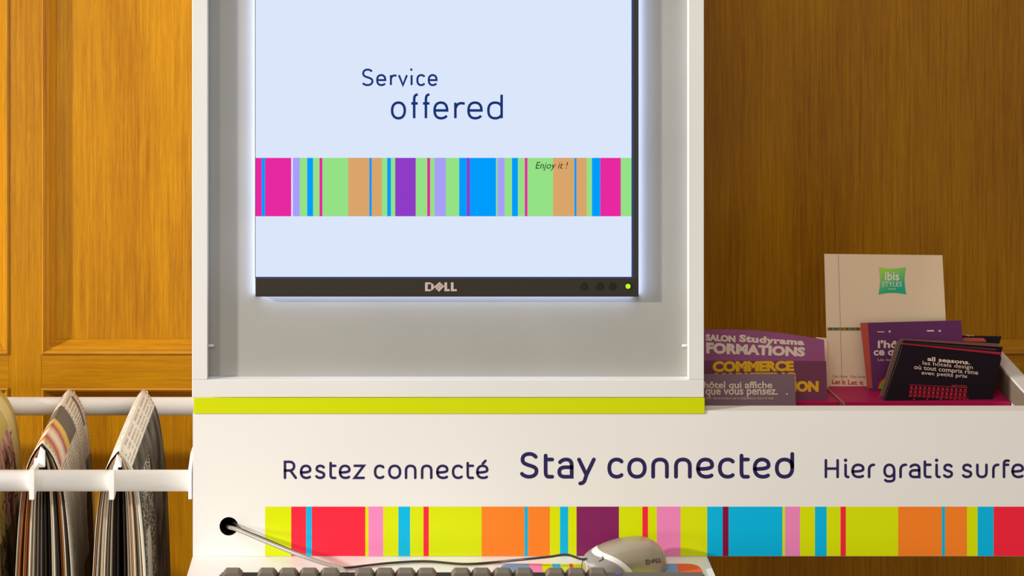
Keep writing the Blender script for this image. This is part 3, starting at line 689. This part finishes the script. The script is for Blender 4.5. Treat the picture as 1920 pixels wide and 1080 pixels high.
# ================================================================ brochure tray behind the front panel
ZF = Z_(727, .179)            # tray floor
tray = tag(empty('brochure_tray'), 'white open brochure tray with a magenta insert, right of the cabinet', 'tray')
TXR = X_(1880, .23)
box('side_panel', TXR-.017, TXR, .0185, .235, zp0+.05, zpr-.0004, M['white'], tray, .0004)
box('back_panel', XR+.0005, TXR-.0172, .222, .235, zp0+.05, zpr-.006, M['white'], tray, .0004)
box('base', XR+.0005, TXR-.0172, .0185, .2218, ZF-.03, ZF-.0245, M['white'], tray)
box('shade_face', TXR-.0182, TXR-.0171, .0190, .2215, ZF+.0005, zpr-.003, mat('shade_taupe', (124, 114, 96), .6, .1), tray)  # dark sheet paints the shade on the tray's inner side
box('insert', XR+.001, TXR-.0185, .125, .2215, ZF-.024, ZF, M['magenta'], tray, .0006)
box('insert', XR+.001, TXR-.0175, .0190, .1245, ZF-.024, ZF-.004, M['magenta'], tray, .0006)
a, b = W(1549, 727, .176), W(1583, 770, .112)
V = []
for p in (a, b):
    for dx in (-.0009, .0009): V += [(p.x+dx, p.y, ZF-.003), (p.x+dx, p.y, ZF+.002)]
mesh_obj('divider', V, [(0, 1, 3, 2), (4, 6, 7, 5), (0, 4, 5, 1), (2, 3, 7, 6), (1, 5, 7, 3), (0, 2, 6, 4)], mat('divider_acrylic', (170, 130, 110), .3, .5), tray)

def leaflet(name, corners, th, m, label, cat, edge_m=None, group=None, bow=0.0):
    """corners TL,TR,BR,BL in world space; sheet with thickness behind it; returns (object, plane)"""
    TL, TR, BR, BL = [Vector(c) for c in corners]; nrm = (TR-TL).cross(BL-TL).normalized()
    if nrm.y > 0: nrm = -nrm
    BR.y = TL.y - ((BR.x-TL.x)*nrm.x + (BR.z-TL.z)*nrm.z)/nrm.y
    V, Fc, mi = [], [], []; nu = 12 if bow else 1
    for lay in (0, 1):
        for i in range(nu+1):
            t = i/nu
            for (p, q) in ((BL, BR), (TL, TR)):
                V.append(p.lerp(q, t) - nrm*th*lay + ((TL-BL).normalized()*(bow*math.sin(math.pi*t)) if p is TL else Vector((0, 0, 0))))
    k = 2*(nu+1)
    for i in range(nu):
        a = 2*i; Fc += [(a, a+2, a+3, a+1), (k+a, k+a+1, k+a+3, k+a+2), (a+1, a+3, k+a+3, k+a+1), (a, k+a, k+a+2, a+2)]; mi += [0, 0, 1, 1]
    Fc += [(0, 1, k+1, k), (2*nu, k+2*nu, k+2*nu+1, 2*nu+1)]; mi += [1, 1]
    o = mesh_obj(name, V, Fc, [m, edge_m or m], None, mi); tag(o, label, cat, group)
    return o, (TL, nrm)
purple = mat('purple_cover', (158, 80, 130), .45, .3); slate = mat('slate_cover', (132, 104, 116), .45, .3)
grape = mat('grape_cover', (104, 40, 96), .45, .3); coral = mat('coral_spine', (196, 78, 58), .5, .3)
ivory = mat('ivory_card', (252, 226, 190), .6, .2); darkc = mat('midnight_card', (24, 8, 22), .5, .15)
brownc = mat('brown_card', (120, 92, 84), .6, .2)
yellow = mat('yellow_print', (244, 186, 22), .5, .2); creamp = mat('pale_print', (240, 218, 200), .5, .2)
paper_edge = mat('paper_edge', (206, 180, 156), .7, .1); redp = mat('red_print', (190, 30, 56), .5, .2); redl = mat('light_red_print', (212, 78, 74), .5, .2)
greyp = mat('grey_print', (140, 120, 112), .6, .1); dgrey = mat('dark_grey_print', (90, 66, 66), .6, .1)

# purple fair newspaper
def flo(px, Y, z=ZF+.0002): return Vector((X_(px, Y), Y, z))
c = [W(1294, 619, .160), W(1545, 637, .160), flo(1552, .128), flo(1294, .128)]
ofl, pl = leaflet('fair_leaflet', c, .006, purple, 'purple fair newspaper with bold cream and yellow headlines, beside the cabinet', 'leaflet', paper_edge, bow=.005)
dark_purple = mat('dark_purple_field', (120, 52, 84), .45, .3)
poly('lower_field', [[(1291, 676), (1549, 677), (1551.5, 750), (1291, 750)]], pl, dark_purple, ofl, .0003)
ftext('lettering', 'SALON', [(1323, 626), (1379, 629.5), (1379, 642), (1323, 639)], pl, creamp, ofl, .06)
ftext('lettering', 'Studyrama', [(1386, 627), (1508, 636), (1508, 651), (1386, 645)], pl, creamp, ofl, .055, space=1.1)
ftext('lettering', 'FORMATIONS', [(1324, 641.5), (1510, 651), (1509, 669), (1324, 663)], pl, creamp, ofl, .06, space=1.02)
ftext('lettering', 'COMMERCE', [(1336, 677), (1488, 676.5), (1489, 696), (1336, 698)], pl, yellow, ofl, .06, space=.98)
ftext('lettering', 'MARKETING', [(1340, 699), (1492, 698), (1492, 714), (1340, 714)], pl, yellow, ofl, .06)
ftext('lettering', 'COMMUNICATION', [(1310, 715), (1535, 714), (1535, 735), (1310, 734)], pl, yellow, ofl, .06, space=.98)
# slate leaflet in front
c = [W(1296, 701, .110), W(1490, 701, .110), flo(1493, .092, ZF-.0036), flo(1296, .092, ZF-.0036)]
osl, pl = leaflet('slate_leaflet', c, .004, slate, 'grey-purple leaflet with two lines of white text in front of the fair newspaper', 'leaflet', paper_edge)
ftext('lettering', "L'hôtel qui affiche", [(1306, 714.5), (1448, 714.5), (1448, 732), (1306, 732)], pl, creamp, osl, .025)
ftext('lettering', 'ce que vous pensez.', [(1299, 729.5), (1458, 729.5), (1458, 745), (1299, 745)], pl, creamp, osl, .025)
ftext('lettering', "Un livre d'or électronique est à disposition dans le hall.", [(1300, 744), (1451, 744), (1451, 750), (1300, 750)], pl, creamp, osl, .0)
poly('print_dot', [[(1474, 737), (1477, 737), (1477, 740), (1474, 740)]], pl, creamp, osl)
# cream sheet peeking behind
c = [W(1530, 632, .190), W(1551, 634, .190), flo(1553, .170), flo(1530, .170)]
leaflet('loose_sheet', c, .002, ivory, 'sliver of cream paper between the fair newspaper and the tall ivory card', 'paper', paper_edge)
# tall ivory display card
c = [W(1545.5, 476, .214), W(1767, 478.5, .214), flo(1780, .184), flo(1552, .184)]
ocd, pl = leaflet('display_card', c, .003, ivory, 'tall ivory card with a green pillow-shaped emblem standing upright', 'card', paper_edge)
poly('fold_line', [[(1571.5, 477.5), (1572.6, 477.5), (1579.5, 720), (1578.4, 720)]], pl, mat('fold_tint', (206, 170, 156), .6, .1), ocd)
band = []; cols = {'y': mat('band_ochre', (160, 130, 40), .6, .1), 'b': mat('band_blue', (70, 120, 130), .6, .1), 'k': mat('band_brown', (96, 84, 60), .6, .1)}
seq = 'ykybbykyykybbyky'; V, Fc, mi = [], [], []
for i, ch in enumerate(seq):
    x0 = 1551.5+i*3.9; k = len(V); V += [on(x, y, pl, .0003) for x, y in ((x0, 614), (x0+3.9, 614.2), (x0+3.9, 619.6), (x0, 619.4))]; Fc.append((k, k+1, k+2, k+3)); mi.append(list(cols).index(ch))
mesh_obj('colour_band', V, Fc, list(cols.values()), ocd, mi)
ftext('lettering', 'You have  You have', [(1560, 703), (1622, 704), (1622, 708.5), (1560, 707.5)], pl, greyp, ocd)
ftext('lettering', 'Let it', [(1560, 711), (1586, 712), (1586, 721), (1560, 720)], pl, redl, ocd, .02)
ftext('lettering', 'Let it', [(1590, 712), (1619, 713), (1619, 722), (1590, 721)], pl, redl, ocd, .02)
# emblem: pillow with pinched sides, lime to green
em = bpy.data.materials.new('emblem_green'); em.use_nodes = True; nt = em.node_tree; b_ = nt.nodes['Principled BSDF']
tcn = nt.nodes.new('ShaderNodeTexCoord'); gr = nt.nodes.new('ShaderNodeMapping'); sx = nt.nodes.new('ShaderNodeSeparateXYZ'); rp = nt.nodes.new('ShaderNodeValToRGB'); ad = nt.nodes.new('ShaderNodeMath'); ad.operation = 'SUBTRACT'
nt.links.new(tcn.outputs['Generated'], sx.inputs[0]); nt.links.new(sx.outputs[2], ad.inputs[0])
mu = nt.nodes.new('ShaderNodeMath'); mu.operation = 'MULTIPLY'; mu.inputs[1].default_value = .45; nt.links.new(sx.outputs[0], mu.inputs[0]); nt.links.new(mu.outputs[0], ad.inputs[1])
nt.links.new(ad.outputs[0], rp.inputs[0]); nt.links.new(rp.outputs[0], b_.inputs['Base Color'])
rp.color_ramp.elements[0].color = s2l((0, 196, 140))+(1,); rp.color_ramp.elements[0].position = 0; rp.color_ramp.elements[1].color = s2l((190, 240, 50))+(1,); rp.color_ramp.elements[1].position = .95
b_.inputs['Roughness'].default_value = .3
P4 = [(1647.5, 500.5), (1699, 500.5), (1699.5, 552), (1647, 552)]; ctr = (1673.2, 526.3); pts = []
for i in range(4):
    A, B = P4[i], P4[(i+1) % 4]
    for k in range(10):
        t = k/10; x = A[0]+(B[0]-A[0])*t; y = A[1]+(B[1]-A[1])*t; q = math.sin(math.pi*t)**.8*.12
        pts.append((x+(ctr[0]-x)*q, y+(ctr[1]-y)*q))
V = [on(ctr[0], ctr[1], pl, .0009)] + [on(x, y, pl, .0004) for x, y in pts]
emb = mesh_obj('emblem', V, [(0, i+1, (i+1) % 40+1) for i in range(40)], em, ocd); tag(emb, 'lime to green pillow emblem')
wp = mat('white_print', (252, 250, 240), .4, .2)
ftext('emblem_lettering', 'ibis', [(1659, 509.5), (1686, 509.5), (1686, 526), (1659, 526)], pl, wp, emb, .02, .0014)
ftext('emblem_lettering', 'STYLES', [(1654, 528.3), (1691, 528.3), (1691, 537.5), (1654, 537.5)], pl, wp, emb, .0, .0014)
ftext('emblem_lettering', 'HOTELS', [(1665, 540.5), (1680, 540.5), (1680, 543.5), (1665, 543.5)], pl, wp, emb, .0, .0014)
# grape leaflet with coral spine
c = [W(1613.5, 605.5, .186), W(1802, 600.5, .186), flo(1812, .168), flo(1629, .168)]
ogr, pl = leaflet('grape_leaflet', c, .003, grape, 'purple leaflet with an orange spine leaning between the ivory card and the card stack', 'leaflet', paper_edge)
poly('spine', [[(1613.5, 605.8), (1627, 605.3), (1636, 728), (1626, 728)]], pl, coral, ogr, .0003)
poly('title_line', [[(1645, 621.5), (1658, 621.5), (1658, 623), (1645, 623)], [(1666, 620), (1670, 620), (1670, 623), (1666, 623)], [(1738, 619), (1751, 619), (1751, 621.5), (1738, 621.5)], [(1760, 619), (1764, 619), (1764, 622), (1760, 622)]], pl, creamp, ogr)
ftext('lettering', "l'hôtel", [(1646, 638), (1712, 637.5), (1712, 653), (1646, 653)], pl, creamp, ogr, .03)
ftext('lettering', 'ce que vous', [(1638, 656.5), (1746, 656), (1746, 671), (1638, 671)], pl, creamp, ogr, .03)
ftext('lettering', 'Un livre d\'or', [(1646, 672.5), (1700, 672.5), (1700, 677), (1646, 677)], pl, creamp, ogr, .0)
def arc(cx, cy, r, m, off): poly('rainbow_arc', [[(cx+r*math.cos(math.pi*k/16), cy-r*1.05*math.sin(math.pi*k/16)) for k in range(17)]], pl, m, ogr, off)
arc(1667, 729, 22, mat('arc_red', (200, 50, 40), .5, .2), .0004); arc(1667, 729, 19, mat('arc_orange', (230, 150, 40), .5, .2), .0007); arc(1667, 729, 17, mat('arc_green', (110, 170, 40), .5, .2), .0010)
# stack of dark cards
A = [W(1692, 648, .150), W(1878, 669.5, .150), Vector((X_(1867, .120), .128, ZF+.0006)), Vector((X_(1661, .120), .128, ZF+.0006))]
B = [W(1691, 627, .196), W(1878, 630.5, .196), Vector((X_(1850, .160), .163, ZF+.0006)), Vector((X_(1664, .160), .163, ZF+.0006))]
N = 9; rnd = random.Random(5)
names = ['frontmost dark card of the leaning stack, with white text and red hotel drawing', 'dark card just behind the frontmost one in the leaning stack', 'third card from the front of the dark leaning stack, red top edge',
         'fourth card from the front of the dark leaning stack', 'middle card of the dark leaning stack', 'fourth card from the back of the dark leaning stack', 'third card from the back of the dark leaning stack',
         'dark card just in front of the rearmost one in the leaning stack', 'rearmost dark card of the leaning stack, orange emblem at its top']
for i in range(N):
    t = 1 if i == N-1 else i/(N-2)*.66; jx = 0 if i in (0, N-1) else rnd.uniform(-.0065, .002); jz = 0 if i in (0, N-1) else rnd.uniform(-.0008, .0008)
    c = [A[k].lerp(B[k], t) + Vector((jx, 0, jz if k < 2 else 0)) for k in range(4)]
    em_ = [paper_edge, darkc, paper_edge, greyp, paper_edge, greyp, darkc, paper_edge, coral][i]
    o, pl = leaflet('seasons_card', c, (.0012, .0018, .0024, .0020, .0024, .0020, .0024, .0022, .0016)[i], [darkc, darkc, redp, darkc, brownc, darkc, coral, brownc, darkc][i], names[i], 'card', em_, 'stack of dark cards in the tray')
    if i == 0:
        def sk(x0, y0, x1, y1, s=.105): return [(x0, y0), (x1, y0+s*(x1-x0)), (x1, y1+s*(x1-x0)), (x0, y1)]
        ftext('lettering', 'all seasons.', sk(1739, 668.5, 1819, 676.5, .09), pl, creamp, o, .025)
        ftext('lettering', 'les hôtels design', sk(1730, 676.5, 1824, 686, .09), pl, creamp, o, .0)
        ftext('lettering', 'où tout compris rime', sk(1714, 684, 1834, 694.5, .09), pl, creamp, o, .006)
        ftext('lettering', 'avec petits prix', sk(1728, 695.5, 1814, 704, .08), pl, creamp, o, .006)
        ftext('lettering', 'HOTEL', sk(1785, 721, 1815, 725.5, .06), pl, redl, o, .0)
        P = []
        for k in range(13):            # facade: tall windows in two storeys, awnings and a row of lamps below
            for y0_, hh, ww in ((723.5, 5.2, 4.6), (731.5, 6.2, 5.0), (740.5, 3.0, 6.0)):
                x0 = 1707+k*8.4-(y0_-722)*.16; y0 = y0_+k*.45
                P.append([(x0, y0), (x0+ww, y0+.3), (x0+ww-.3, y0+hh+.3), (x0-.3, y0+hh)])
            if k % 3 == 0: P.append([(1712+k*8.4, 747), (1715+k*8.4, 747.2), (1715+k*8.4, 750), (1712+k*8.4, 750)])
        for y0 in (720.8, 729.4, 738.8): P.append([(1706, y0), (1814, y0+5.6), (1814, y0+6.6), (1706, y0+1)])
        poly('hotel_drawing', P, pl, redp, o)
    if i == N-1:
        ftext('lettering', 'Paris', [(1811, 627.3), (1826, 627.6), (1826, 630.5), (1811, 630.2)], pl, creamp, o, .0)
        poly('orange_emblem', [[(1807, 633), (1845, 634), (1850, 641), (1800, 640)]], pl, coral, o)
